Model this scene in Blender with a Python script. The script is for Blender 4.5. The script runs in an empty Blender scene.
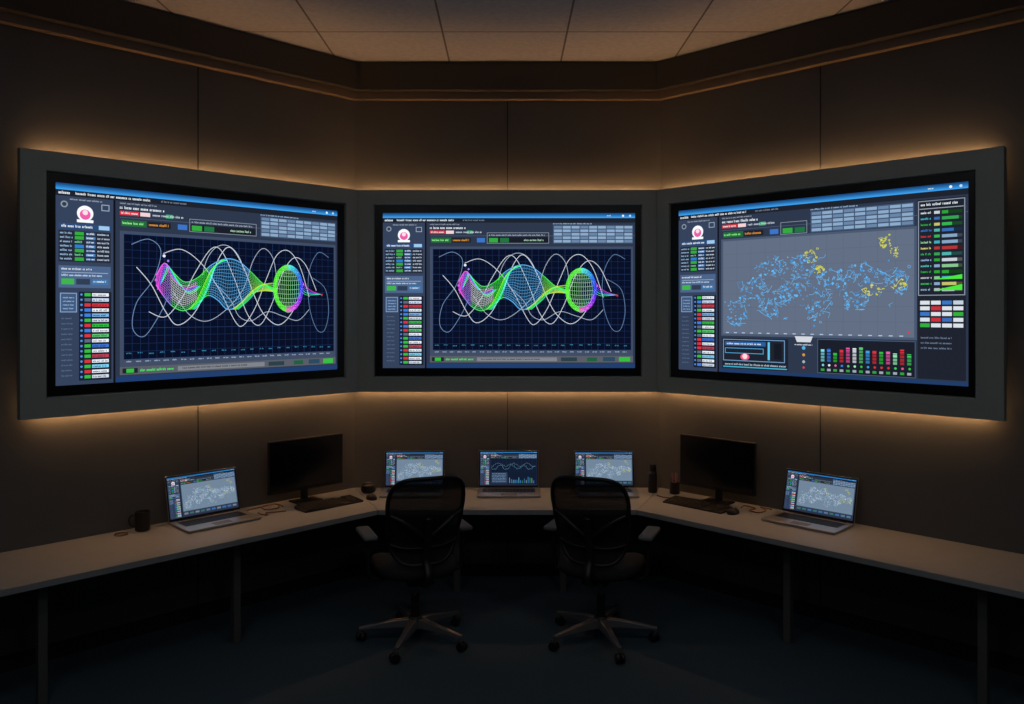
import bpy, bmesh, math, random
from mathutils import Vector, Matrix
scene=bpy.context.scene
scene.view_settings.view_transform='Standard'
scene.view_settings.look='None'
H=2.225; DH=0.74; D=6.8; A=1.2877; S2=math.sqrt(.5); F=808.0
# ------------------------------------------------------------ helpers
def lin(c):
    return tuple(((v/255)/12.92 if v/255<=.04045 else ((v/255+.055)/1.055)**2.4) for v in c)
def mat(name,rgb,rough=.6,metal=0,noise=0,nscale=40,bump=0,spec=.5,alpha=1):
    m=bpy.data.materials.new(name); m.use_nodes=True; nt=m.node_tree; b=nt.nodes['Principled BSDF']
    c=(*lin(rgb),1); b.inputs['Base Color'].default_value=c; b.inputs['Roughness'].default_value=rough
    b.inputs['Metallic'].default_value=metal; b.inputs['Specular IOR Level'].default_value=spec
    b.inputs['Alpha'].default_value=alpha
    tc=nt.nodes.new('ShaderNodeTexCoord'); n=nt.nodes.new('ShaderNodeTexNoise'); n.inputs['Scale'].default_value=nscale
    n.inputs['Detail'].default_value=4
    nt.links.new(tc.outputs['Object'],n.inputs['Vector'])
    if noise>0:
        mx=nt.nodes.new('ShaderNodeMix'); mx.data_type='RGBA'
        mx.inputs['A'].default_value=tuple(v*(1-noise) for v in c[:3])+(1,)
        mx.inputs['B'].default_value=tuple(v*(1+noise) for v in c[:3])+(1,)
        nt.links.new(n.outputs['Fac'],mx.inputs['Factor']); nt.links.new(mx.outputs['Result'],b.inputs['Base Color'])
    if bump>0:
        bp=nt.nodes.new('ShaderNodeBump'); bp.inputs['Strength'].default_value=bump; bp.inputs['Distance'].default_value=.01
        nt.links.new(n.outputs['Fac'],bp.inputs['Height']); nt.links.new(bp.outputs['Normal'],b.inputs['Normal'])
    return m
def emat(name,rgb,s):
    m=bpy.data.materials.new(name); m.use_nodes=True; nt=m.node_tree; nt.nodes.clear()
    e=nt.nodes.new('ShaderNodeEmission'); o=nt.nodes.new('ShaderNodeOutputMaterial')
    e.inputs['Color'].default_value=(*rgb,1); e.inputs['Strength'].default_value=s
    nt.links.new(e.outputs[0],o.inputs[0]); return m
def link(o,parent=None):
    scene.collection.objects.link(o)
    if parent: o.parent=parent
    return o
def empty(name,loc=(0,0,0),rz=0,sc=1,parent=None):
    e=bpy.data.objects.new(name,None); e.empty_display_size=.1; e.location=loc; e.rotation_euler=(0,0,rz); e.scale=(sc,)*3
    return link(e,parent)
def mobj(name,verts,faces,m,parent=None,smooth=False,bevel=0,seg=2,loc=None):
    me=bpy.data.meshes.new(name); me.from_pydata([tuple(v) for v in verts],[],faces)
    bm=bmesh.new(); bm.from_mesh(me); bmesh.ops.recalc_face_normals(bm,faces=bm.faces); bm.to_mesh(me); bm.free()
    me.materials.append(m)
    if smooth:
        for p in me.polygons: p.use_smooth=True
    o=bpy.data.objects.new(name,me); link(o,parent)
    if loc: o.location=loc
    if bevel>0:
        md=o.modifiers.new('bev','BEVEL'); md.width=bevel; md.segments=seg; md.limit_method='ANGLE'
        for p in me.polygons: p.use_smooth=True
        md.harden_normals=True
    return o
BF=[(0,1,2,3),(4,7,6,5),(0,4,5,1),(1,5,6,2),(2,6,7,3),(3,7,4,0)]
def bv(cx,cy,cz,sx,sy,sz):
    x,y,z=sx/2,sy/2,sz/2
    return [(cx-x,cy-y,cz-z),(cx+x,cy-y,cz-z),(cx+x,cy+y,cz-z),(cx-x,cy+y,cz-z),(cx-x,cy-y,cz+z),(cx+x,cy-y,cz+z),(cx+x,cy+y,cz+z),(cx-x,cy+y,cz+z)]
def box(name,c,s,m,parent=None,bevel=0,seg=2):
    return mobj(name,bv(*c,*s),BF,m,parent,bevel=bevel,seg=seg)
def boxes(name,lst,m,parent=None,bevel=0):
    vs=[];fs=[]
    for c,s in lst:
        k=len(vs); vs+=bv(*c,*s); fs+=[tuple(i+k for i in f) for f in BF]
    return mobj(name,vs,fs,m,parent,bevel=bevel,seg=1)
def prism(name,poly,z0,z1,m,parent=None,bevel=0):
    n=len(poly); vs=[(x,y,z0) for x,y in poly]+[(x,y,z1) for x,y in poly]
    fs=[tuple(range(n)),tuple(range(n,2*n))]+[(i,(i+1)%n,n+(i+1)%n,n+i) for i in range(n)]
    return mobj(name,vs,fs,m,parent,bevel=bevel)
def lathe(name,prof,m,parent=None,loc=(0,0,0),n=32,axis='z'):
    vs=[];fs=[]
    for r,z in prof:
        for i in range(n):
            a=2*math.pi*i/n; p=(r*math.cos(a),r*math.sin(a),z)
            if axis=='x': p=(p[2],p[0],p[1])
            if axis=='y': p=(p[0],p[2],p[1])
            vs.append((p[0]+loc[0],p[1]+loc[1],p[2]+loc[2]))
    for j in range(len(prof)-1):
        for i in range(n): fs.append((j*n+i,j*n+(i+1)%n,(j+1)*n+(i+1)%n,(j+1)*n+i))
    fs.append(tuple(range(n))); fs.append(tuple(range((len(prof)-1)*n,len(prof)*n)))
    o=mobj(name,vs,fs,m,parent,smooth=True)
    md=o.modifiers.new('e','EDGE_SPLIT'); md.split_angle=math.radians(40)
    return o
def cyl(name,r,z0,z1,m,parent=None,loc=(0,0,0),n=24,axis='z'):
    return lathe(name,[(r,z0),(r,z1)],m,parent,loc,n,axis)
def catmull(P,closed=False,k=8):
    P=[Vector(p) for p in P]; n=len(P); out=[]
    rng=range(n) if closed else range(n-1)
    for i in rng:
        if closed: a,b,c,d=P[i-1],P[i],P[(i+1)%n],P[(i+2)%n]
        else: a,b,c,d=P[max(i-1,0)],P[i],P[i+1],P[min(i+2,n-1)]
        for j in range(k):
            t=j/k; out.append(.5*((2*b)+(c-a)*t+(2*a-5*b+4*c-d)*t*t+(3*b-a-3*c+d)*t**3))
    if not closed: out.append(P[-1])
    return out
def tube(name,P,r,m,parent=None,closed=False,k=8,n=10,flat=1.0,raw=False):
    pts=[Vector(p) for p in P] if raw else catmull(P,closed,k)
    N=len(pts); vs=[];fs=[]; up=Vector((0,0,1)); prev=None
    for i,p in enumerate(pts):
        t=(pts[(i+1)%N]-pts[i-1]) if closed else (pts[min(i+1,N-1)]-pts[max(i-1,0)])
        t.normalize()
        if prev is None:
            a=up if abs(t.z)<.9 else Vector((0,1,0)); s=t.cross(a).normalized()
        else: s=(prev-t*prev.dot(t)).normalized()
        prev=s; q=t.cross(s)
        rr=r[min(int(i/N*len(r)),len(r)-1)] if isinstance(r,(list,tuple)) else r
        for j in range(n):
            a=2*math.pi*j/n; vs.append(p+s*math.cos(a)*rr+q*math.sin(a)*rr*flat)
    for i in range(N if closed else N-1):
        i2=(i+1)%N
        for j in range(n): fs.append((i*n+j,i*n+(j+1)%n,i2*n+(j+1)%n,i2*n+j))
    if not closed: fs+= [tuple(range(n)),tuple(range((N-1)*n,N*n))]
    return mobj(name,vs,fs,m,parent,smooth=True)
def offset_poly(poly,d):
    n=len(poly); out=[]
    for i in range(n):
        p0,p1,p2=[Vector(poly[j%n]) for j in (i-1,i,i+1)]
        e1=(p1-p0).normalized(); e2=(p2-p1).normalized()
        n1=Vector((-e1.y,e1.x)); n2=Vector((-e2.y,e2.x)); b=(n1+n2); b=b/b.dot(n1)
        out.append(tuple(p1+b*d))
    return out
def ring(name,poly,o1,o2,z0,z1,m,bevel=0):
    P=offset_poly(poly,o1); Q=offset_poly(poly,o2); n=len(poly)
    vs=[(*p,z0) for p in P]+[(*p,z0) for p in Q]+[(*p,z1) for p in P]+[(*p,z1) for p in Q]; fs=[]
    for i in range(n):
        j=(i+1)%n
        fs+=[(i,j,n+j,n+i),(2*n+i,2*n+j,3*n+j,3*n+i),(i,j,2*n+j,2*n+i),(n+i,n+j,3*n+j,3*n+i)]
    return mobj(name,vs,fs,m,bevel=bevel)
# ------------------------------------------------------------ materials
M_wall=mat('wall_panel_paint',(88,88,88),.65,noise=.12,nscale=3,bump=.05)
M_joint=mat('panel_joint',(22,21,20),.8)
M_soff=mat('soffit_paint',(64,60,56),.7,noise=.1,nscale=4)
M_trim=mat('soffit_trim',(126,108,90),.6,noise=.08,nscale=6)  # warm glow on the strip is put into its lighter brownish colour
M_frame=mat('display_frame_paint',(150,161,156),.5,noise=.05,nscale=8)
M_bez=mat('display_bezel',(5,5,6),.35)
M_floor=mat('carpet',(66,82,92),.95,noise=.45,nscale=120,bump=.6,spec=.1)
M_desk=mat('desk_laminate',(142,144,145),.5,noise=.07,nscale=14)
M_deske=mat('desk_leg_steel',(100,99,97),.45,metal=.3)
M_plast=mat('chair_plastic',(26,26,28),.42,noise=.1)
M_mesh=mat('chair_mesh_fabric',(20,20,22),.85,alpha=.95)
M_seat=mat('chair_fabric',(30,31,34),.9,noise=.3,nscale=150,bump=.3)
M_pad=mat('armrest_pad',(115,113,113),.5)
M_base=mat('chair_base_metal',(130,130,134),.35,metal=.6)
M_alu=mat('laptop_aluminium',(175,175,177),.35,metal=.8,noise=.03)
M_key=mat('keycaps',(22,22,24),.5)
M_black=mat('black_plastic',(14,14,15),.38,noise=.1)
M_scr=mat('dark_monitor_glass',(9,10,13),.16)
M_mug=mat('mug_ceramic',(26,24,24),.35)
M_cof=mat('coffee',(30,17,10),.2)
M_cab=mat('cable_rubber',(130,86,56),.5)  # brown-orange glints along the cables are put into their colour
M_base_b=mat('baseboard_paint',(30,28,27),.6)
M_led=emat('led_strip_warm',(1.0,.50,.20),42)
M_pen=[mat('pen_blue',(30,50,110),.4),mat('pen_red',(130,30,30),.4),mat('pen_grey',(110,110,110),.4)]
M_ceil=mat('ceiling_tile',(190,184,186),.9); nt=M_ceil.node_tree
br=nt.nodes.new('ShaderNodeTexBrick'); br.offset=0; br.inputs['Scale'].default_value=1
br.inputs['Brick Width'].default_value=.92; br.inputs['Row Height'].default_value=.7; br.inputs['Mortar Size'].default_value=.008
br.inputs['Mortar Smooth'].default_value=.2
br.inputs['Color1'].default_value=(*lin((196,197,204)),1); br.inputs['Color2'].default_value=(*lin((187,188,196)),1); br.inputs['Mortar'].default_value=(*lin((110,106,106)),1)
mp=nt.nodes.new('ShaderNodeMapping'); mp.inputs['Location'].default_value=(.48,.02-5.98+7,0)
tc=nt.nodes.new('ShaderNodeTexCoord'); ns=nt.nodes.new('ShaderNodeTexNoise'); ns.inputs['Scale'].default_value=25; ns.inputs['Detail'].default_value=8
mx=nt.nodes.new('ShaderNodeMix'); mx.data_type='RGBA'; mx.blend_type='MULTIPLY'; mx.inputs['Factor'].default_value=.35
nt.links.new(tc.outputs['Object'],mp.inputs[0]); nt.links.new(mp.outputs[0],br.inputs['Vector']); nt.links.new(tc.outputs['Object'],ns.inputs['Vector'])
nt.links.new(br.outputs['Color'],mx.inputs['A']); nt.links.new(ns.outputs['Fac'],mx.inputs['B']); nt.links.new(mx.outputs['Result'],nt.nodes['Principled BSDF'].inputs['Base Color'])
def uimat(name,s):
    m=emat(name,(1,1,1),s); nt=m.node_tree; a=nt.nodes.new('ShaderNodeAttribute'); a.attribute_name='Col'
    nt.links.new(a.outputs['Color'],[n for n in nt.nodes if n.type=='EMISSION'][0].inputs['Color']); return m
M_ui=uimat('display_pixels',1.15); M_ui2=uimat('laptop_pixels',.9)
# ------------------------------------------------------------ room shell
U=2.7; YB=-1.6; CZ=4.284
room=[(-A-U,YB),(A+U,YB),(A+U,D-U),(A,D),(-A,D),(-A-U,D-U)]   # CCW
outer=offset_poly(room,-.12)
names=['wall_rear','wall_right','wall_back_right','wall_back','wall_back_left','wall_left']
for i,nm in enumerate(names):
    j=(i+1)%6
    prism(nm,[room[i],room[j],outer[j],outer[i]],0,CZ,M_wall)
prism('floor',outer,-.1,0,M_floor); prism('ceiling',outer,CZ,CZ+.1,M_ceil)
ring('trim_1',room,-.001,.13,4.052,CZ-.001,M_soff,bevel=.004)
ring('trim_2',room,-.001,.06,3.992,4.052,M_trim,bevel=.003)
ring('baseboard_all',room,-.001,.015,0,.1,M_base_b)
def joint(name,P,rz):
    e=box(name,(0,0,2.0),(.007,.003,4.0),M_joint); e.location=(P[0],P[1],0); e.rotation_euler=(0,0,rz)
joint('trim_3',(0,D-.001),0)
joint('trim_4',(-A-.952+.0007,D-.952-.0007),math.pi/4)
joint('trim_5',(A+.97-.0007,D-.97-.0007),-math.pi/4)
joint('trim_6',(-A-1.9+.0007,D-1.9-.0007),math.pi/4)
joint('trim_7',(A+1.9-.0007,D-1.9-.0007),-math.pi/4)
# ------------------------------------------------------------ canvas for displays
class Canvas:
    def __init__(s,w,h,W,Hh): s.w,s.h,s.W,s.H=w,h,W,Hh; s.v=[];s.f=[];s.c=[]; s.step=.0004; s.b=0
    def P(s,x,y,L):
        x=min(max(x,0),s.w); y=min(max(y,0),s.h)
        return ((x/s.w-.5)*s.W,-(L+s.b)*s.step,(.5-y/s.h)*s.H)
    def poly(s,pts,c,L):
        k=len(s.v); s.v+=[s.P(x,y,L) for x,y in pts]; s.f.append(tuple(range(k,k+len(pts)))); s.c.append(lin(c))
    def rect(s,x,y,w,h,c,L=1): s.poly([(x,y),(x,y+h),(x+w,y+h),(x+w,y)],c,L)
    def box(s,x,y,w,h,c,L=2,t=.5):
        s.rect(x,y,w,t,c,L);s.rect(x,y+h-t,w,t,c,L);s.rect(x,y,t,h,c,L);s.rect(x+w-t,y,t,h,c,L)
    def circ(s,x,y,r,c,L=2,n=18,ry=None):
        ry=ry or r; s.poly([(x+r*math.cos(-2*math.pi*i/n),y+ry*math.sin(-2*math.pi*i/n)) for i in range(n)],c,L)
    def line(s,P,t,c,L=3):
        n=len(P)
        off=[]
        for i in range(n):
            a=P[max(i-1,0)];b=P[min(i+1,n-1)]; dx,dy=b[0]-a[0],b[1]-a[1]; l=math.hypot(dx,dy) or 1
            off.append((-dy/l*t/2,dx/l*t/2))
        for i in range(n-1):
            cc=c[i] if isinstance(c,list) else c
            (x0,y0),(x1,y1)=P[i],P[i+1];(a,b),(d,e)=off[i],off[i+1]
            s.poly([(x0+a,y0+b),(x1+d,y1+e),(x1-d,y1-e),(x0-a,y0-b)],cc,L)
    def text(s,x,y,w,h,c,R,L=4):
        # small latin-looking glyphs: stems, bowls (two stems + top/bottom bar) and ascenders
        e=x+w; h*=.9; t=h*.17
        while x<e-h*.4:
            for _ in range(R.randint(2,8)):
                if x>e-h*.4: break
                k=R.random(); cw=h*.36; xh=h*.66
                if k<.25: s.rect(x,y,t,h,c,L); x+=t+h*.17; continue
                s.rect(x,y+h-xh,t,xh,c,L)
                if k<.75: s.rect(x+cw-t,y+h-xh,t,xh,c,L)
                if k<.55 or k>.8: s.rect(x+t,y+h-t,cw-t,t,c,L)
                if k>.4: s.rect(x+t,y+h-xh,cw-t,t,c,L)
                x+=cw+h*.17
            x+=h*.45
    def build(s,name,m,parent,loc):
        me=bpy.data.meshes.new(name); me.from_pydata(s.v,[],s.f); at=me.color_attributes.new('Col','FLOAT_COLOR','CORNER')
        flat=[]
        for f,c in zip(s.f,s.c): flat+=list((*c,1))*len(f)
        at.data.foreach_set('color',flat); me.materials.append(m)
        o=bpy.data.objects.new(name,me); o.location=loc; return link(o,parent)
def hsv(h,s,v):
    import colorsys; return tuple(255*q for q in colorsys.hsv_to_rgb(h%1,s,v))
WH=(225,232,240); LB=(150,185,220); GR=(50,180,60); RD=(205,50,60)
def common(c,R,tx=170,tw=80):
    c.rect(0,0,252,155,(42,52,72),0)
    for i in range(5): c.rect(0,i*1.0,252,1.05,(24+i*8,70+i*20,120+i*26),1)
    c.text(224,2,4,1.4,WH,R,3); c.circ(240,2.8,1.1,WH,3); c.circ(247,2.8,1.1,(170,210,240),3)
    c.rect(0,5,252,4.6,(28,32,42),1); c.text(2,5.9,9,2.6,WH,R,3); c.text(14,6,58,2.3,WH,R,3); c.text(80,6.2,22,1.9,(120,130,145),R,3)
    c.rect(0,9.6,42,145.4,(50,62,86),1); c.rect(42,9.6,1.6,145.4,(14,17,25),2)
    c.circ(6,16,2.6,(130,142,158),2); c.circ(6,16,1.6,(46,54,72),3); c.box(33,14,6,5,(150,165,185),2,.6)
    c.text(10,11,24,1.6,(150,160,175),R)
    c.circ(21,22,6,(235,240,245),3,24); c.circ(21,23,4.0,(225,90,160),4,20); c.circ(21,21.4,2.0,(240,210,225),5); c.rect(15,27,12,2.2,(235,240,245),3)
    c.rect(2,30.5,38,4.2,(38,70,115),2); c.text(4,31.4,24,2.3,WH,R); c.rect(31,31,8,3.2,(150,190,225),3)
    c.rect(2,36,38,24,(34,40,54),2)
    for i in range(7):
        y=37+i*3.3; c.text(3,y,9,1.8,LB,R)
        if i in(0,1,3,4,6): c.rect(13.5,y-.3,6.5,2.6,(50,160,60) if i!=3 else (40,120,200),4)
        else: c.text(13.5,y,6,1.8,(120,220,150),R)
        c.rect(21.5,y-.2,7,2.3,(70,120,175) if i%2 else (45,80,125),3); c.text(22,y,6,1.6,WH,R); c.text(30,y,9,1.7,(200,215,235),R)
    c.rect(2,63,38,17,(72,95,130),2); c.text(4,64.5,22,1.9,WH,R); c.rect(4,68,34,.5,(150,170,200),3)
    c.text(4,69.5,30,1.7,(200,220,240),R); c.rect(4,73,9,4.5,(60,170,70),3); c.rect(14.5,73,10,4.5,(45,58,80),3); c.rect(26,73,12,4.5,(60,110,160),3); c.text(27,74,10,1.8,WH,R)
    c.box(3,84,12,15,(130,160,200),3,.6); c.rect(3.6,84.6,10.8,13.8,(62,84,118),2)
    for i in range(4): c.text(5,87+i*2.8,8,1.3,LB,R)
    c.rect(16.5,83,24,69,(24,30,44),2)
    cols=[WH,(200,215,240),RD,WH,(120,170,220),(200,210,225),GR,WH,(90,190,110),WH,(60,110,200),WH,(180,60,80),WH,(120,200,235),WH,(200,210,225)]
    for i in range(17):
        y=84+i*4; c.circ(18.3,y+1.2,.9,(80,140,220),3,8); c.rect(20.5,y,4.5,2.5,R.choice((RD,(60,120,210),GR,(90,100,120))),3)
        c.rect(26,y,12.5,2.5,cols[i],3); c.text(26.6,y+.5,11,1.7,(30,40,60),R,4)
    for i in range(12): c.text(4,103+i*4,8,1.3,(90,110,140),R)
    c.text(47,10.6,30,1.6,(150,160,175),R); c.text(47,13.6,36,2.6,WH,R); c.rect(47,17.6,15,3.2,RD,3); c.text(48,18.2,13,1.8,WH,R)
    c.rect(63,17.6,8,3.2,(230,200,205),3); c.text(73,18,26,2.2,(190,200,210),R); c.rect(84,17.6,6,3.2,(60,160,110),3)
    c.rect(47,22.6,205,.4,(80,90,110),2)
    c.rect(48,24.6,20,5,(32,100,52),3); c.text(49,26,17,2.2,(150,240,150),R,4); c.text(70,26,17,2.3,(225,150,50),R,4); c.rect(69,24.6,19,5,(28,32,42),3)
    bw=62 if tx>150 else 24
    c.box(104,19.5,bw,11,(130,140,155),3,.5)
    if bw>30: c.rect(104.6,24,bw-1.2,6,(24,28,38),3)
    c.rect(94,25,8,4.4,(55,110,190),3); c.rect(106,25,9,4.4,(50,160,60),4); c.rect(117,25,9,4.4,(30,110,60),4)
    if bw>30: c.text(141,26,20,2.2,(170,210,180),R); c.text(106,21.2,56,1.8,(160,170,185),R)
    c.rect(tx,12,tw,18.5,(60,78,104),2)
    for i in range(9):
        for j in range(5): c.rect(tx+1+i*tw/9.1,13+j*3.5,tw/9.1-.9,2.5,(132,160,190) if (i+j)%3 else (100,126,158),3)
    c.text(tx,9.9,40,1.5,LB,R)
def interp(tab,u):
    if u<=tab[0][0]: return tab[0][1]
    for i in range(len(tab)-1):
        if u<=tab[i+1][0]:
            a,b=tab[i],tab[i+1]; t=(u-a[0])/(b[0]-a[0]); p0=tab[max(i-1,0)]; p3=tab[min(i+2,len(tab)-1)]
            m0=(b[1]-p0[1])/(b[0]-p0[0])*(b[0]-a[0]); m1=(p3[1]-a[1])/(p3[0]-a[0])*(b[0]-a[0])
            return (2*t**3-3*t*t+1)*a[1]+(t**3-2*t*t+t)*m0+(-2*t**3+3*t*t)*b[1]+(t**3-t*t)*m1
    return tab[-1][1]
def wave(c,R,x0=50,y0=36,w=198,h=101):
    c.rect(x0-3,y0-2.5,w+5,h+9,(60,72,94),1)
    c.rect(x0,y0,w,h,(7,14,36),2)
    n=30
    for i in range(n+1): c.rect(x0+w*i/n-.15,y0,.32,h,(26,44,84) if i%5 else (36,60,104),3)
    for j in range(17): c.rect(x0,y0+h*j/16-.15,w,.32,(26,44,84) if j%4 else (36,60,104),3)
    X=lambda u:x0+u*w; Y=lambda v:y0+v*h
    def curve(f,t0,t1,N,t,col,L): c.line([ (X(f(t0+(t1-t0)*i/N)[0]),Y(f(t0+(t1-t0)*i/N)[1])) for i in range(N+1)],t,col,L)
    def spl(P,t,col,L):
        Q=catmull([(X(a),Y(b),0) for a,b in P],k=9); c.line([(q.x,q.y) for q in Q],t,col,L)
    spl([(.97,.10),(.91,.06),(.86,.25),(.86,.55),(.90,.78),(.945,.80),(.97,.62),(.95,.40),(.88,.30)],.5,(95,125,165),4)
    spl([(.03,.08),(.10,.03),(.15,.12),(.12,.35),(.05,.55),(.035,.75),(.08,.82),(.14,.66),(.18,.50)],.5,(110,140,180),4)
    W1=(205,212,222); W2=(170,182,200)
    spl([(.05,.26),(.11,.40),(.17,.62),(.22,.73),(.29,.64),(.35,.42),(.41,.14),(.46,.06),(.52,.22),(.58,.50),(.63,.66),(.70,.74),(.77,.62),(.83,.36)],.6,W1,6)
    spl([(.10,.62),(.17,.66),(.24,.50),(.30,.28),(.37,.08),(.42,.10),(.48,.34),(.54,.64),(.60,.74),(.66,.56),(.72,.26),(.78,.12),(.84,.18),(.90,.42)],.55,W1,7)
    spl([(.16,.14),(.24,.10),(.33,.22),(.41,.44),(.48,.70),(.52,.74),(.58,.58),(.64,.30),(.69,.10),(.75,.06),(.81,.20),(.86,.48)],.55,W1,7)
    spl([(.20,.45),(.27,.64),(.35,.70),(.44,.60),(.52,.42),(.57,.16),(.62,.05),(.67,.14),(.69,.36)],.5,W2,5)
    spl([(.38,.36),(.46,.52),(.50,.66),(.56,.70),(.64,.62),(.72,.66),(.80,.70),(.86,.60)],.5,W2,5)
    curve(lambda t:(.43+.10*math.sin(t),.38+.34*math.cos(t)),1.9,4.5,50,.5,W2,5)
    TOP=[(.13,.32),(.165,.22),(.20,.29),(.25,.37),(.31,.33),(.37,.22),(.44,.16),(.50,.18),(.56,.27),(.62,.37),(.69,.42)]
    BOT=[(.13,.40),(.165,.50),(.20,.575),(.25,.61),(.31,.54),(.355,.48),(.40,.52),(.445,.60),(.50,.56),(.56,.46),(.62,.43),(.69,.44)]
    def pt(u,k): a,b=interp(TOP,u),interp(BOT,u); return (X(u),Y(a+(b-a)*k))
    def colr(u,k):
        if u<.155: return hsv(.83,.6,.95)
        if u<.185: return hsv(.79-.1*k,.45,.9)
        if u<.30: return (215,225,222) if .12<k<.85 else hsv(.36,.6,.85)
        if u<.35: return hsv(.33,.75,.9)
        if u<.55: return hsv(.57,.62,.92)
        return hsv(.34-.14*k,.65,.85)
    NU=64
    for i in range(15):
        k=i/14; P=[pt(.13+.56*j/NU,k) for j in range(NU+1)]
        c.line(P,.30 if 0<i<14 else .8,[colr(.13+.56*j/NU,k) for j in range(NU)],8)
    for j in range(0,66):
        u=.13+.54*j/65; K=[i/8 for i in range(9)]
        c.line([pt(u+.012*k,k) for k in K],.28,[tuple(v*.8 for v in colr(u,k)) for k in K[:-1]],9)
    for g in range(5):
        q=g*.006
        spl([(.135+q,.44-g*.02),(.150+q,.30),(.165+q,.22+g*.01),(.20+q*1.2,.34+g*.01),(.25+q,.42+g*.012),(.30+q,.40)],.5,hsv(.86-.13*g,.7,.95),10)
        spl([(.27+q,.60),(.305+q,.52),(.335+q,.40),(.37+q,.26-g*.01),(.42+q,.17)],.55,hsv(.25+.06*g,.8,.95),10)
        spl([(.47+q,.60),(.52+q,.52),(.56+q,.44),(.61+q*.6,.38),(.67,.36+g*.02)],.5,hsv(.20+.06*g,.75,.92),10)
    cx,cy,rx,ry=.748,.405,.078,.215
    for i in range(-7,8):
        k=i/7; c.line([(X(cx+rx*k*math.sin(t/24*math.pi)),Y(cy-ry*math.cos(t/24*math.pi))) for t in range(25)],.32,[hsv(.30+.5*max(0,k)*t/24,.45 if abs(k)<.9 else .8,.85) for t in range(24)],9)
    for i in range(1,16):
        a=i/16*math.pi; c.line([(X(cx-rx*math.sin(a)*(1-2*t/12)),Y(cy-ry*math.cos(a)+.012*math.sin(t/12*3.14))) for t in range(13)],.3,(170,205,190),9)
    for g in range(5):
        c.line([(X(cx+(rx-.004*g)*math.sin(t/40*2*math.pi)),Y(cy-(ry-.010*g)*math.cos(t/40*2*math.pi))) for t in range(41)],.6,[hsv(.30 if t>20 else .50+.38*t/20,.8,.95) for t in range(40)],10)
    for g in range(5):
        spl([(.81,.30+.03*g),(.84,.38+.02*g),(.88,.43+.008*g),(.925,.455)],.4,hsv(.85-.12*g,.7,.9),9)
    c.circ(X(.93),Y(.46),1.0,RD,11,8)
    c.circ(X(.163),Y(.16),1.3,(220,225,255),11,10); c.circ(X(.18),Y(.20),1.0,(160,120,240),11,8); c.circ(X(.130),Y(.36),1.3,(200,90,220),11,10)
    for i in range(26): c.text(x0+2+i*7.5,y0+h+1,4.5,1.5,(160,180,205),R,3)
    for i in range(22): c.text(x0+2+i*9,y0+h-5-R.random()*1.2,4,1.4,(60,140,180),R,4)
    c.rect(47,143,203,6.4,(84,88,98),2); c.rect(49,144.2,12,4,(30,34,40),3); c.rect(52,144.6,6,3.2,GR,4); c.text(63,145,28,2.4,(60,230,90),R)
    c.rect(94,144.4,80,3.8,(120,124,132),3); c.text(98,145.2,60,1.8,(40,44,50),R); c.rect(178,144.4,16,3.8,(40,60,70),3); c.rect(204,144.4,10,3.8,(30,90,60),3); c.rect(220,144,12,4.2,(40,70,90),3); c.rect(236,144,11,4.4,GR,3)
    c.rect(44,150.5,208,4.5,(30,58,104),2)
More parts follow.
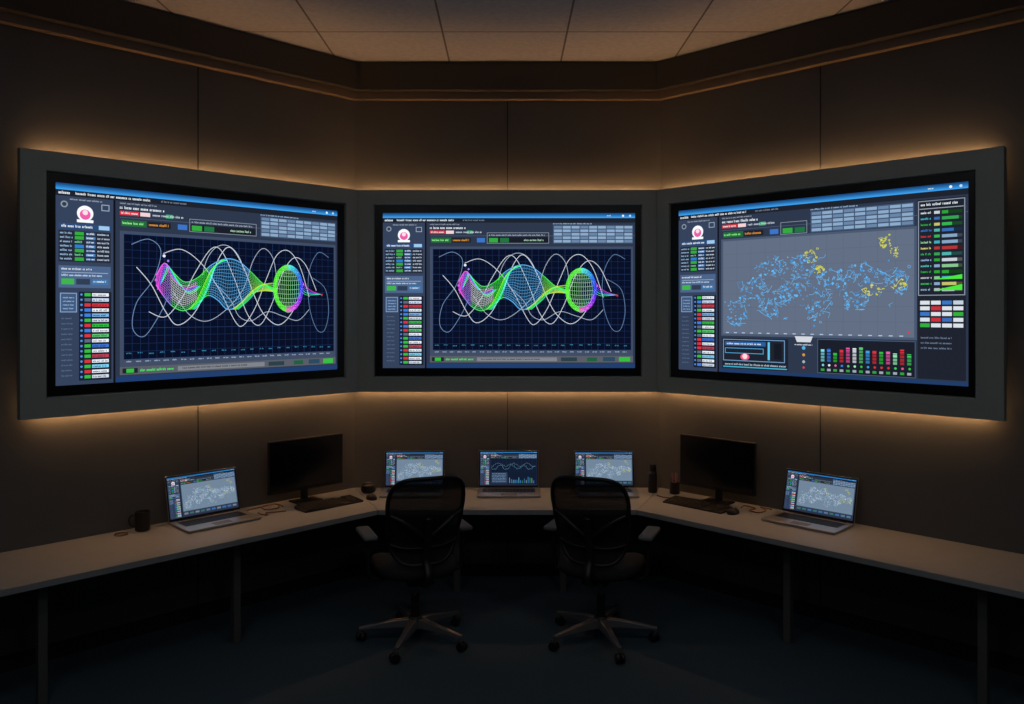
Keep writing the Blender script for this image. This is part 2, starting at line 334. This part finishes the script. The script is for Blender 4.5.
def wmap(c,R,light=0,full=True):
    x0,y0,w,h=48,33,166,86
    if not full: x0,y0,w,h=48,33,200,100
    bg=(92,104,124) if not light else (118,140,162)
    c.rect(x0-2,y0-2,w+4,h+4,(70,84,106),1); c.rect(x0,y0,w,h,bg,2)
    for i in range(1,12): c.rect(x0+w*i/12,y0,.3,h,tuple(v*.92 for v in bg),3)
    for i in range(1,7): c.rect(x0,y0+h*i/7,w,.3,tuple(v*.92 for v in bg),3)
    BL=(92,176,234) if not light else (205,228,245); BL2=(66,138,200) if not light else (175,205,230); YE=(205,205,70)
    def land(P,col,fill,jag=.012,L=4,den=900):
        Q=[]
        for a,b in zip(P,P[1:]+P[:1]):
            for i in range(8):
                t=i/8; Q.append((x0+min(max(a[0]+(b[0]-a[0])*t+R.gauss(0,jag),.01),.99)*w,y0+min(max(a[1]+(b[1]-a[1])*t+R.gauss(0,jag*1.7),.02),.98)*h))
        for i in range(0,len(Q)-3,4):
            if R.random()<.7: c.line(Q[i:i+4],.4,col,L+1)
        cx=sum(p[0] for p in P)/len(P); cy=sum(p[1] for p in P)/len(P)
        ext=max(abs(p[0]-cx) for p in P)*1.15; eyt=max(abs(p[1]-cy) for p in P)*1.15
        for _ in range(int(den*ext)+6):
            px=cx+R.uniform(-1,1)*ext; py=cy+R.uniform(-1,1)*eyt; s=R.uniform(.0022,.0075)
            ins=False; j=len(P)-1
            for i in range(len(P)):
                if (P[i][1]>py)!=(P[j][1]>py) and px<(P[j][0]-P[i][0])*(py-P[i][1])/(P[j][1]-P[i][1])+P[i][0]: ins=not ins
                j=i
            if not ins and R.random()<.85: continue
            if not(.01<px<.985 and .02<py<.97): continue
            k=R.randint(4,7); T=[(x0+(px+s*R.uniform(.5,1.5)*math.cos(-2*math.pi*i/k))*w,y0+(py+s*1.8*R.uniform(.5,1.5)*math.sin(-2*math.pi*i/k))*h) for i in range(k)]
            if R.random()<.65: c.poly(T,R.choice((col,fill,fill)),L)
            else: c.line(T+[T[0]],.35,col,L+1)
    lands=[[(.03,.80),(.05,.66),(.12,.68),(.15,.80),(.10,.90),(.05,.90)],
      [(.08,.58),(.14,.46),(.22,.42),(.27,.50),(.24,.62),(.17,.66),(.11,.66)],
      [(.22,.70),(.28,.64),(.34,.68),(.31,.80),(.25,.80)],
      [(.20,.32),(.26,.22),(.33,.20),(.37,.30),(.32,.38),(.24,.40)],
      [(.31,.56),(.37,.46),(.45,.50),(.44,.60),(.37,.66)],
      [(.38,.30),(.44,.18),(.50,.24),(.52,.36),(.46,.42),(.40,.40)],
      [(.47,.62),(.54,.56),(.61,.60),(.59,.72),(.55,.88),(.51,.82),(.49,.72)],
      [(.53,.42),(.58,.34),(.66,.36),(.70,.46),(.65,.54),(.57,.52)],
      [(.66,.62),(.72,.56),(.78,.62),(.76,.72),(.69,.74)],
      [(.71,.38),(.77,.30),(.85,.36),(.88,.46),(.80,.50),(.73,.46)],
      [(.89,.44),(.93,.36),(.97,.44),(.96,.56),(.91,.58)]]
    for P in lands: land(P,BL,BL2)
    for cx,cy,rx,ry,n in [(.5,.5,.3,.16,34),(.2,.6,.13,.16,14),(.8,.5,.13,.12,12)]:
        for _ in range(n):
            px,py=cx+R.gauss(0,rx*.6),cy+R.gauss(0,ry*.7)
            if not(.02<px<.97 and .05<py<.95): continue
            q=(x0+px*w,y0+py*h); L=[q]
            for _ in range(5): q=(min(max(q[0]+R.gauss(.8,1.3),x0+1),x0+w-1),min(max(q[1]+R.gauss(0,1.2),y0+1),y0+h-1)); L.append(q)
            c.line(L,.35,R.choice((BL,BL2)),5)
    ye=[[(.47,.16),(.51,.14),(.53,.24),(.50,.28)],[(.52,.32),(.56,.30),(.57,.36),(.53,.38)],[(.84,.08),(.88,.05),(.90,.14),(.86,.16)],[(.89,.18),(.93,.16),(.92,.26)],
        [(.76,.55),(.82,.50),(.87,.54),(.84,.60),(.79,.60)],[(.90,.52),(.95,.46),(.97,.52),(.93,.56)]]
    for P in ye: land(P,YE,(180,185,70),.005,6,700)
    if not full:
        c.rect(47,137,203,12,(50,60,80),2)
        for i in range(10): c.rect(50+i*20,139,14,7,R.choice(((90,120,150),(60,110,110),(60,110,170),(120,130,150))),3)
        return
    c.circ(x0+w-4,y0+h-4,1,RD,6,8)
    for i in range(20): c.rect(x0+3+i*8,y0+h-1.4,3,.8,(170,190,215),5)
    c.rect(47,123,64,28,(28,33,45),1); c.box(48,124,60,20,(110,150,190),3,.7); c.rect(50,126,40,4,(38,90,150),3); c.text(52,127,34,2,WH,R); c.box(50,132,38,5,(90,170,220),3,.5)
    c.rect(92,126,2,16,(90,190,230),3); c.rect(98,127,7,14,(20,24,34),3); c.circ(70,140,4.5,(225,90,130),5,ry=3); c.circ(70,139.5,2.4,(250,210,215),6); c.text(50,146,60,2,(180,195,210),R); c.rect(48,149,62,1,(60,170,200),3)
    c.poly([(117,120),(119,125),(131,125),(133,120)],(200,205,212),4); c.circ(125,130,1.6,(80,170,210),4,10); c.circ(125,136,1.3,(210,140,60),4,10); c.circ(125,142,1.3,(160,170,180),4,10); c.circ(125,147,1,(210,70,70),4,10); c.text(117,126.5,16,1.4,WH,R)
    c.rect(137,122,78,29,(24,29,40),1); c.box(137,122,78,29,(70,90,120),2,.5)
    cols=[(120,210,220),(60,120,220),GR,RD,(220,80,150),WH,(90,190,110),(60,150,220),RD,GR,(220,90,160),(150,230,180),RD,(60,190,90)]
    for i in range(14):
        x=140+i*5.3; hh=R.uniform(8,13); c.rect(x,141-hh,3.0,hh,tuple(v*.75 for v in cols[i]),3); c.rect(x,141-hh,3.0,2.5,cols[i],4); c.circ(x+1.8,144,1.0,cols[(i*5)%14],3,8); c.rect(x,147,3.0,2,(150,160,175) if i%2 else (50,150,60),3)
        for q in range(4): c.rect(x,130+q*2.8,3.6,.6,(24,29,40),5)
    c.rect(44,152,208,3,(30,56,98),2)
    c.b=6
    c.rect(216.5,11,34,140,(28,33,44),1); c.box(217,12,33,74,(140,150,165),3,.6); c.text(219,14,26,2.2,WH,R); c.rect(218,18,31,.6,(150,160,170),3)
    rc=[WH,(70,190,210),GR,(60,120,200),(200,60,60),(150,220,160),(220,215,120),(60,180,90),LB,(90,200,190),GR,(200,205,215),(60,200,90),LB]
    for i in range(14):
        y=20.5+i*4.6; c.text(219,y,8,1.9,rc[i],R); c.rect(228.5,y,4,2.2,tuple(v*.85 for v in rc[(i*3)%14]),3)
        c.rect(234,y,14,2.4,tuple(v*.35 for v in rc[(i*5+2)%14]),3); c.rect(234,y,R.uniform(3,12),2.4,tuple(v*.85 for v in rc[(i*5+2)%14]),4)
    c.poly([(228,73.5),(248,73.5),(248,70)],(70,220,60),6); c.poly([(228,82),(248,82),(248,77.5)],(70,220,60),6)
    RR=[WH,WH,(60,120,200),(200,215,230), WH,RD,WH,WH, (60,120,200),WH,WH,GR, WH,RD,(60,110,190),WH, GR,WH,WH,WH]
    for i in range(5):
        y=90+i*4.4
        for j in range(4): c.rect(218.5+j*7.8,y,6.8,3.0,tuple(v*.92 for v in RR[i*4+j]),3); c.text(219,y+.6,0,1,WH,R)
    for i in range(3): c.text(219,118+i*4,22,1.6,(110,125,150),R)
    c.b=0
def mixui(c,R):
    common(c,R); c.b=5
    c.rect(46,32,204,119,(20,30,52),1)
    for i in range(12): c.rect(50+i*16.5,36,.5,60,(40,60,90),3)
    c.line([(50+i*3.3,72+9*math.sin(i*.4)+R.gauss(0,3)) for i in range(60)],.8,(100,170,200),4)
    c.line([(50+i*3.3,60+7*math.cos(i*.33)+R.gauss(0,2)) for i in range(60)],.7,(130,155,185),5)
    c.rect(50,96,70,50,(52,70,98),2)
    for i in range(6): c.text(54,100+i*7,60,3,LB,R)
    for i in range(14):
        hh=R.uniform(10,30); c.rect(128+i*8.2,145-hh,2.8,hh,R.choice(((60,130,210),(50,150,60),(160,50,60),(130,145,160),(90,160,190),(60,110,160))),4)
# ------------------------------------------------------------ wall displays
P_=.13; Cx=A-math.tan(math.pi/8)*P_; Cy=D-P_
ZT,ZB=3.225,1.556
def display(W,cen,rz,ml,mr,ow,sw,oc,sc,kind,seed):
    e=empty('wall_display',(cen[0],cen[1],0),rz); th=.06; k=math.tan(math.pi/8)
    x0,x1=-W/2,W/2
    OZ0,OZ1=1.679,3.103; SZ0,SZ1=1.753,3.036
    bx0=x0-(k*th if ml else 0); bx1=x1+(k*th if mr else 0)
    ox0,ox1=oc-ow/2,oc+ow/2; d=.03
    vs=[(x0,0,ZB),(x1,0,ZB),(x1,0,ZT),(x0,0,ZT),(bx0,th,ZB),(bx1,th,ZB),(bx1,th,ZT),(bx0,th,ZT),
        (ox0,0,OZ0),(ox1,0,OZ0),(ox1,0,OZ1),(ox0,0,OZ1),(ox0+.008,d,OZ0+.008),(ox1-.008,d,OZ0+.008),(ox1-.008,d,OZ1-.008),(ox0+.008,d,OZ1-.008)]
    fs=[(4,5,6,7),(12,13,14,15)]
    for i in range(4):
        j=(i+1)%4; fs+=[(i,j,8+j,8+i),(i,j,4+j,4+i),(8+i,8+j,12+j,12+i)]
    mobj('frame',vs,fs,M_frame,e,bevel=.003,seg=2)
    zc=(OZ0+OZ1)/2
    box('bezel',(oc,d-.006,zc),(ow-.02,.008,OZ1-OZ0-.02),M_bez,e)
    c=Canvas(252,155,sw,SZ1-SZ0); R=random.Random(seed)
    if kind=='wave': common(c,R); wave(c,R)
    else: common(c,R,131,83); wmap(c,R)
    c.build('screen',M_ui,e,(sc,d-.012,(SZ0+SZ1)/2))
    box('wall_mount',(0,th+.034,(ZT+ZB)/2),(W-.5,.068,ZT-ZB-.5),M_bez,e)
    a0=-W/2+(.0 if ml else .10); a1=W/2-(.0 if mr else .10)
    boxes('led_strip',[(((a0+a1)/2,th+.028,ZT-.030),(a1-a0,.012,.010)),(((a0+a1)/2,th+.028,ZB+.030),(a1-a0,.012,.010))],M_led,e)
    return e
Wc=2*Cx
display(Wc,(0,Cy),0,True,True,2.219,2.087,.004,.012,'wave',3)
WL=2.462; WR=2.51
cl=(-Cx-WL/2*S2,Cy-WL/2*S2); cr=(Cx+WR/2*S2,Cy-WR/2*S2)
display(WL,cl,math.pi/4,False,True,2.204,2.07,WL/2-1.214,WL/2-1.224,'wave',3)
display(WR,cr,-math.pi/4,True,False,2.243,2.112,1.2335-WR/2,1.254-WR/2,'map',5)
# ------------------------------------------------------------ desk
desk=empty('corner_desk'); dd=.77; wl=offset_poly(room,.004); fr=offset_poly(room,dd)
Bl,Cl,Cr,Br=wl[5],wl[4],wl[3],wl[2]
fBl=(Bl[0]+.77*S2,Bl[1]-.77*S2); fBr=(Br[0]-.77*S2,Br[1]-.77*S2)
g=.0012
prism('top_centre',[Cl,(fr[4][0]+g,fr[4][1]),(fr[3][0]-g,fr[3][1]),Cr],DH-.038,DH,M_desk,desk,bevel=.003)
prism('top_left',[Bl,fBl,(fr[4][0]-g,fr[4][1]),(Cl[0]-g*2,Cl[1])],DH-.038,DH,M_desk,desk,bevel=.003)
prism('top_right',[Br,fBr,(fr[3][0]+g,fr[3][1]),(Cr[0]+g*2,Cr[1])],DH-.038,DH,M_desk,desk,bevel=.003)
def dleg(n,x,y,rz):
    o=box(n,(0,0,(DH-.038)/2),(.05,.05,DH-.038),M_deske,desk,bevel=.004); o.location=(x,y,0); o.rotation_euler=(0,0,rz)
q=math.pi/4
dleg('leg_1',-1.83,5.44,q);dleg('leg_2',-2.64,4.58,q);dleg('leg_3',1.89,5.44,-q);dleg('leg_4',2.68,4.55,-q)
dleg('leg_5',-.40,6.42,0);dleg('leg_6',.44,6.42,0);dleg('leg_7',-3.35,4.0,q);dleg('leg_8',3.35,4.0,-q)
for s,n in((-1,'rail_left'),(1,'rail_right')):
    o=box(n,(0,0,DH-.07),(2.9,.03,.06),M_deske,desk); o.location=(s*2.32,5.02-.05,0); o.rotation_euler=(0,0,-s*q)
box('rail_centre',(0,6.42,DH-.07),(1.5,.03,.06),M_deske,desk)
# ------------------------------------------------------------ laptops
def laptop(x,y,rz,kind,seed,tilt=14,W=.48,Dp=.30,LH=.30):
    e=empty('laptop',(x,y,DH),rz)
    box('base',(0,0,.011),(W,Dp,.016),M_alu,e,bevel=.004)
    box('keyboard_well',(0,.045,.0192),(W*.86,Dp*.46,.001),M_black,e)
    ks=[]
    for j in range(5):
        for i in range(14): ks.append(((-W*.41+(i+.5)*W*.82/14,-.015+j*.026+.006,.0207),(W*.82/14-.004,.021,.002)))
    boxes('keys',ks,M_key,e)
    box('trackpad',(0,-.098,.0193),(.13,.075,.0008),M_pad,e)
    l=empty('lid_pivot',(0,Dp/2-.004,.02),0,1,e); l.rotation_euler=(math.radians(-tilt),0,0)
    box('lid',(0,.004,LH/2),(W,.007,LH),M_alu,l,bevel=.003)
    box('lid_bezel',(0,.0002,LH/2),(W-.006,.0012,LH-.006),M_bez,l)
    c=Canvas(252,155,W-.024,LH-.03); c.step=.00012; R=random.Random(seed)
    if kind=='mix': mixui(c,R)
    else: common(c,R); wmap(c,R,1,False)
    c.build('screen',M_ui2,l,(0,-.0006,LH/2+.003))
    lathe('hinge',[(.006,-W*.4),(.006,W*.4)],M_black,e,(0,Dp/2-.002,.018),12,'x')
laptop(-.77,6.56,.02,'map',11,8,.50); laptop(.01,6.56,0,'mix',12,8,.50,.30,.305); laptop(.80,6.56,-.02,'map',13,8,.50)
laptop(-2.048,5.675,math.radians(46),'map',14,14,.53,.31,.315); laptop(2.090,5.640,math.radians(-46),'map',15,14,.53,.31,.31)
# ------------------------------------------------------------ monitors
def monitor(x,y,rz):
    e=empty('computer_monitor',(x,y,DH),rz); W,Hh=.655,.40
    box('housing',(0,.012,.10+Hh/2),(W,.028,Hh),M_black,e,bevel=.006)
    box('screen',(0,-.0025,.106+Hh/2),(W-.018,.002,Hh-.03),M_scr,e)
    box('chin',(0,-.003,.106),(W-.01,.003,.012),M_black,e)
    box('rear_bulge',(0,.036,.30),(.3,.03,.22),M_black,e,bevel=.01)
    box('stand_neck',(0,.045,.14),(.06,.02,.27),M_black,e,bevel=.004)
    box('stand_foot',(0,.02,.007),(.22,.15,.012),M_black,e,bevel=.005)
monitor(-1.56,6.295,q); monitor(1.615,6.255,-q)
def keyboard(x,y,rz):
    e=empty('keyboard',(x,y,DH),rz,1.08)
    vs=[(-.235,-.078,0),(.235,-.078,0),(.235,.078,0),(-.235,.078,0),(-.235,-.078,.012),(.235,-.078,.012),(.235,.078,.024),(-.235,.078,.024)]
    mobj('body',vs,BF,M_black,e,bevel=.004)
    ks=[]
    for j in range(6):
        for i in range(15):
            ks.append(((-.222+i*.0206+.01-.003,-.062+j*.0245,.019+j*.0019),(.0175,.019,.007)))
        for i in range(4): ks.append(((.148+i*.0205,-.062+j*.0245,.019+j*.0019),(.0175,.019,.007)))
    boxes('keys',ks,M_key,e,bevel=.002)
keyboard(-1.36,6.17,q); keyboard(1.44,6.14,-q)
def mouse(x,y,rz):
    e=empty('computer_mouse',(x,y,DH),rz); vs=[];fs=[];n=20
    pr=[(0.96,.0),(1,.006),(1,.014),(.94,.024),(.8,.032),(.55,.038),(.25,.041)]
    for r,z in pr:
        for i in range(n):
            a=2*math.pi*i/n; vs.append((.038*r*math.cos(a)*(1-.08*math.sin(a)),.062*r*math.sin(a),z*(1-.12*math.sin(a))))
    for j in range(len(pr)-1):
        for i in range(n): fs.append((j*n+i,j*n+(i+1)%n,(j+1)*n+(i+1)%n,(j+1)*n+i))
    fs+=[tuple(range(n)),tuple(range(6*n,7*n))]
    mobj('shell',vs,fs,M_black,e,smooth=True); cyl('scroll_wheel',.008,-.004,.004,M_pad,e,(0,.033,.032),14,'x')
mouse(-1.075,6.38,q*.8); mouse(1.655,5.925,-q)
e=empty('desk_speaker',(-1.14,6.61,DH))
lathe('body',[(.04,0),(.055,.01),(.062,.035),(.056,.062),(.035,.078),(.01,.082)],M_black,e); cyl('grille',.028,.0795,.083,M_pad,e)
def mug(x,y,rz):
    e=empty('coffee_mug',(x,y,DH),rz)
    lathe('body',[(.040,0),(.048,.006),(.050,.03),(.050,.128),(.046,.130),(.044,.126),(.044,.02),(.0,.018)],M_mug,e)
    cyl('coffee',.0438,.10,.104,M_cof,e)
    tube('handle',[(-.047,0,.105),(-.075,0,.10),(-.085,0,.065),(-.072,0,.035),(-.048,0,.03)],.006,M_mug,e)
mug(-2.47,5.47,.2)
e=empty('water_bottle',(1.19,6.62,DH))
lathe('body',[(.034,0),(.038,.006),(.038,.15),(.034,.165),(.024,.178)],M_mug,e); lathe('cap',[(.024,.178),(.028,.18),(.028,.222),(.024,.228),(0,.229)],M_black,e)
e=empty('pen_cup',(1.36,6.57,DH))
lathe('cup',[(.036,0),(.040,.004),(.040,.098),(.037,.10),(.036,.096),(.036,.008),(0,.007)],M_mug,e)
for i,(dx,dy,tx,ty) in enumerate([(-.015,0,-.02,.0),(.012,.01,.02,.01),(.0,-.015,.005,-.015),(.018,-.004,.028,-.01),(-.008,.016,-.015,.018)]):
    tube('pen_%d'%(i+1),[(dx*.8,dy*.8,.01),(dx+tx*.6,dy+ty*.6,.15+.01*(i%3))],.0042,M_pen[i%3],e,k=1)
def cable(P,r=.0045): tube('power_cable',[(x,y,DH+z) for x,y,z in P],r,M_cab)
cable([(-1.70,6.12,.006),(-1.78,6.20,.006),(-1.86,6.12,.006),(-1.80,6.02,.006),(-1.72,6.08,.006),(-1.78,6.17,.012),(-1.87,6.09,.006),(-1.93,6.0,.006)])
cable([(-1.64,5.98,.006),(-1.70,5.95,.006),(-1.77,5.92,.006),(-1.74,5.86,.006),(-1.79,5.88,.006),(-1.83,5.93,.006)])
cable([(1.76,6.08,.006),(1.80,6.14,.006),(1.86,6.06,.006),(1.80,6.0,.006),(1.84,5.93,.006),(1.92,6.0,.006),(1.90,6.08,.012),(1.97,6.02,.006)])
cable([(1.37,6.46,.006),(1.33,6.42,.006),(1.29,6.40,.006),(1.24,6.42,.006),(1.20,6.48,.006)])
cable([(-2.52,5.36,.005),(-2.56,5.32,.005),(-2.60,5.34,.006),(-2.58,5.40,.006),(-2.54,5.40,.005)],.004)
# ------------------------------------------------------------ chairs
def chair(x,y,rz,star):
    e=empty('office_chair',(x,y,0),rz,1.09)
    for i in range(5):
        a=star+i*2*math.pi/5; ca,sa=math.cos(a),math.sin(a)
        def T(r,w,z): return (r*ca-w*sa,r*sa+w*ca,z)
        secs=[(.02,.034,.085,.14),(.12,.028,.088,.132),(.24,.022,.084,.112),(.345,.016,.078,.094)]
        vs=[];fs=[]
        for r,w,z0,z1 in secs: vs+=[T(r,-w,z0),T(r,w,z0),T(r,w*.7,z1),T(r,-w*.7,z1)]
        for k in range(3):
            for j in range(4): fs.append((4*k+j,4*k+(j+1)%4,4*k+4+(j+1)%4,4*k+4+j))
        fs+=[(0,1,2,3),(12,13,14,15)]
        mobj('base_leg_%d'%(i+1),vs,fs,M_base,e,bevel=.005)
        c=empty('caster_%d'%(i+1),(.335*ca,.335*sa,0),a+.7+i,1,e)
        cyl('stem',.009,.05,.088,M_base,c)
        for s in(-1,1): lathe('wheel',[(.018,-.010),(.027,-.009),(.030,-.004),(.030,.004),(.027,.009),(.018,.010)],M_plast,c,(s*.015,.012,.030),20,'x')
        box('hood',(0,.008,.048),(.012,.045,.026),M_plast,c,bevel=.005)
    lathe('hub',[(.03,.075),(.045,.085),(.045,.135),(.034,.15)],M_plast,e)
    cyl('gas_sleeve',.027,.14,.28,M_plast,e); cyl('gas_piston',.015,.27,.40,M_base,e)
    box('tilt_mechanism',(0,-.03,.405),(.16,.26,.05),M_plast,e,bevel=.012)
    tube('tilt_lever',[(.06,.03,.40),(.2,.04,.40),(.24,.045,.395)],.006,M_plast,e)
    n=40; vs=[];fs=[]
    L=[(.80,.425),(.95,.432),(1.0,.452),(1.0,.474),(.96,.492),(.86,.502),(.6,.505),(.25,.502)]
    for s,z in L:
        for i in range(n):
            a=2*math.pi*i/n; c,d=math.cos(a),math.sin(a); ex=2/3.6
            px=.25*s*math.copysign(abs(c)**ex,c); py=.02+.24*s*math.copysign(abs(d)**ex,d)
            vs.append((px,py,z-(.03*max(0,(py-.15)/.1)**2 if py>.15 else 0)+.02*(px/.25)**2))
    for j in range(len(L)-1):
        for i in range(n): fs.append((j*n+i,j*n+(i+1)%n,(j+1)*n+(i+1)%n,(j+1)*n+i))
    fs+=[tuple(range(n)),tuple(range((len(L)-1)*n,len(L)*n))]
    mobj('seat_cushion',vs,fs,M_seat,e,smooth=True)
    def B(px,t):
        z=.53+.54*t; y=-.235-.11*t*t-.015*t+.07*(px/.25)**2+.035*math.exp(-((t-.22)/.2)**2)
        return Vector((px,y,z))
    def outl(a,k=1):
        c,d=math.cos(a),math.sin(a); ex=2/4.2
        t=.5+.5*k*math.copysign(abs(d)**ex,d); w=.185+.05*math.sin(min(t*1.25,1)*math.pi/2)
        return B(w*k*math.copysign(abs(c)**ex,c),t)
    n=48; vs=[];fs=[]; ks=[1,.9,.75,.55,.35,.15]
    for k in ks:
        for i in range(n): vs.append(outl(2*math.pi*i/n,k))
    for j in range(len(ks)-1):
        for i in range(n): fs.append((j*n+i,j*n+(i+1)%n,(j+1)*n+(i+1)%n,(j+1)*n+i))
    fs.append(tuple(range((len(ks)-1)*n,len(ks)*n)))
    mobj('back_mesh',vs,fs,M_mesh,e,smooth=True)
    tube('back_frame',[outl(2*math.pi*i/n) for i in range(n)],.013,M_plast,e,closed=True,raw=True,n=10)
    Y=lambda px,t,o=.025:B(px,t)+Vector((0,-o,0))
    tube('back_spine',[(0,-.12,.40),(0,-.24,.41),(0,-.30,.47),tuple(Y(0,.08,.04)),tuple(Y(0,.35,.045)),tuple(Y(0,.55,.03))],.024,M_plast,e,flat=.6)
    for s,nm in((-1,'back_brace_left'),(1,'back_brace_right')):
        tube(nm,[tuple(Y(0,.3,.04)),tuple(Y(s*.08,.42,.04)),tuple(Y(s*.15,.52,.03)),tuple(Y(s*.215,.58,.008))],.014,M_plast,e)
    tube('lumbar_bar',[tuple(Y(-.20,.24,.008)),tuple(Y(-.1,.2,.02)),tuple(Y(.1,.2,.02)),tuple(Y(.20,.24,.008))],.02,M_plast,e,flat=.5)
    for s,nm in((-1,'left'),(1,'right')):
        tube('arm_post_'+nm,[(s*.10,-.02,.41),(s*.24,-.02,.415),(s*.292,-.02,.45),(s*.30,-.02,.56),(s*.30,-.015,.67)],.019,M_plast,e,flat=.75)
        box('arm_pad_'+nm,(s*.30,.02,.685),(.085,.26,.03),M_pad,e,bevel=.013,seg=4)
chair(-.625,5.47,math.radians(22),math.radians(20)); chair(.632,5.47,math.radians(-22),math.radians(160-72*2))
# ------------------------------------------------------------ added fill lamps
def area(name,parent,loc,rot,sx,sy,e,col):
    l=bpy.data.lights.new(name,'AREA'); l.shape='RECTANGLE'; l.size=sx; l.size_y=sy; l.energy=e; l.color=col
    o=bpy.data.objects.new(name,l); o.location=loc; o.rotation_euler=rot; link(o,parent)
p=empty('added_uplight',(0,4.1,3.96))  # added uplight, housed above the view, to brighten the ceiling tiles
box('housing',(0,0,-.03),(2.6,.16,.05),M_black,p,bevel=.005)
for s in(-1,1): cyl('hanger',.004,-.01,CZ-3.961,M_black,p,(s*1.1,0,0),8)
area('ceiling_fill_lamp',p,(0,0,.005),(math.pi,0,0),2.5,.12,10,(1,.88,.84))
for i,(x,y) in enumerate([(-1.5,2.2),(1.5,2.2),(-1.5,-.3),(1.5,-.3)]):  # added unseen panels: dim front fill for frames, walls and desk
    p=empty('added_fill_panel',(x,y,CZ))
    box('fill_panel_back',(0,0,-.012),(.92,.6,.02),M_frame,p,bevel=.004)
    area('front_fill_lamp',p,(0,0,-.026),(0,0,0),.86,.54,6.5,(.93,.97,1))
w=bpy.data.worlds.new('World'); scene.world=w; w.use_nodes=True; w.node_tree.nodes['Background'].inputs[0].default_value=(.01,.01,.012,1)
# ------------------------------------------------------------ camera
cd=bpy.data.cameras.new('Camera'); cam=bpy.data.objects.new('Camera',cd); link(cam)
cam.location=(0,0,H); cam.rotation_euler=(math.pi/2,0,0); cd.sensor_width=36; cd.lens=F/1024*36
cd.shift_x=4.5/1024; cd.shift_y=-41/1024; cd.clip_start=.05
scene.camera=cam
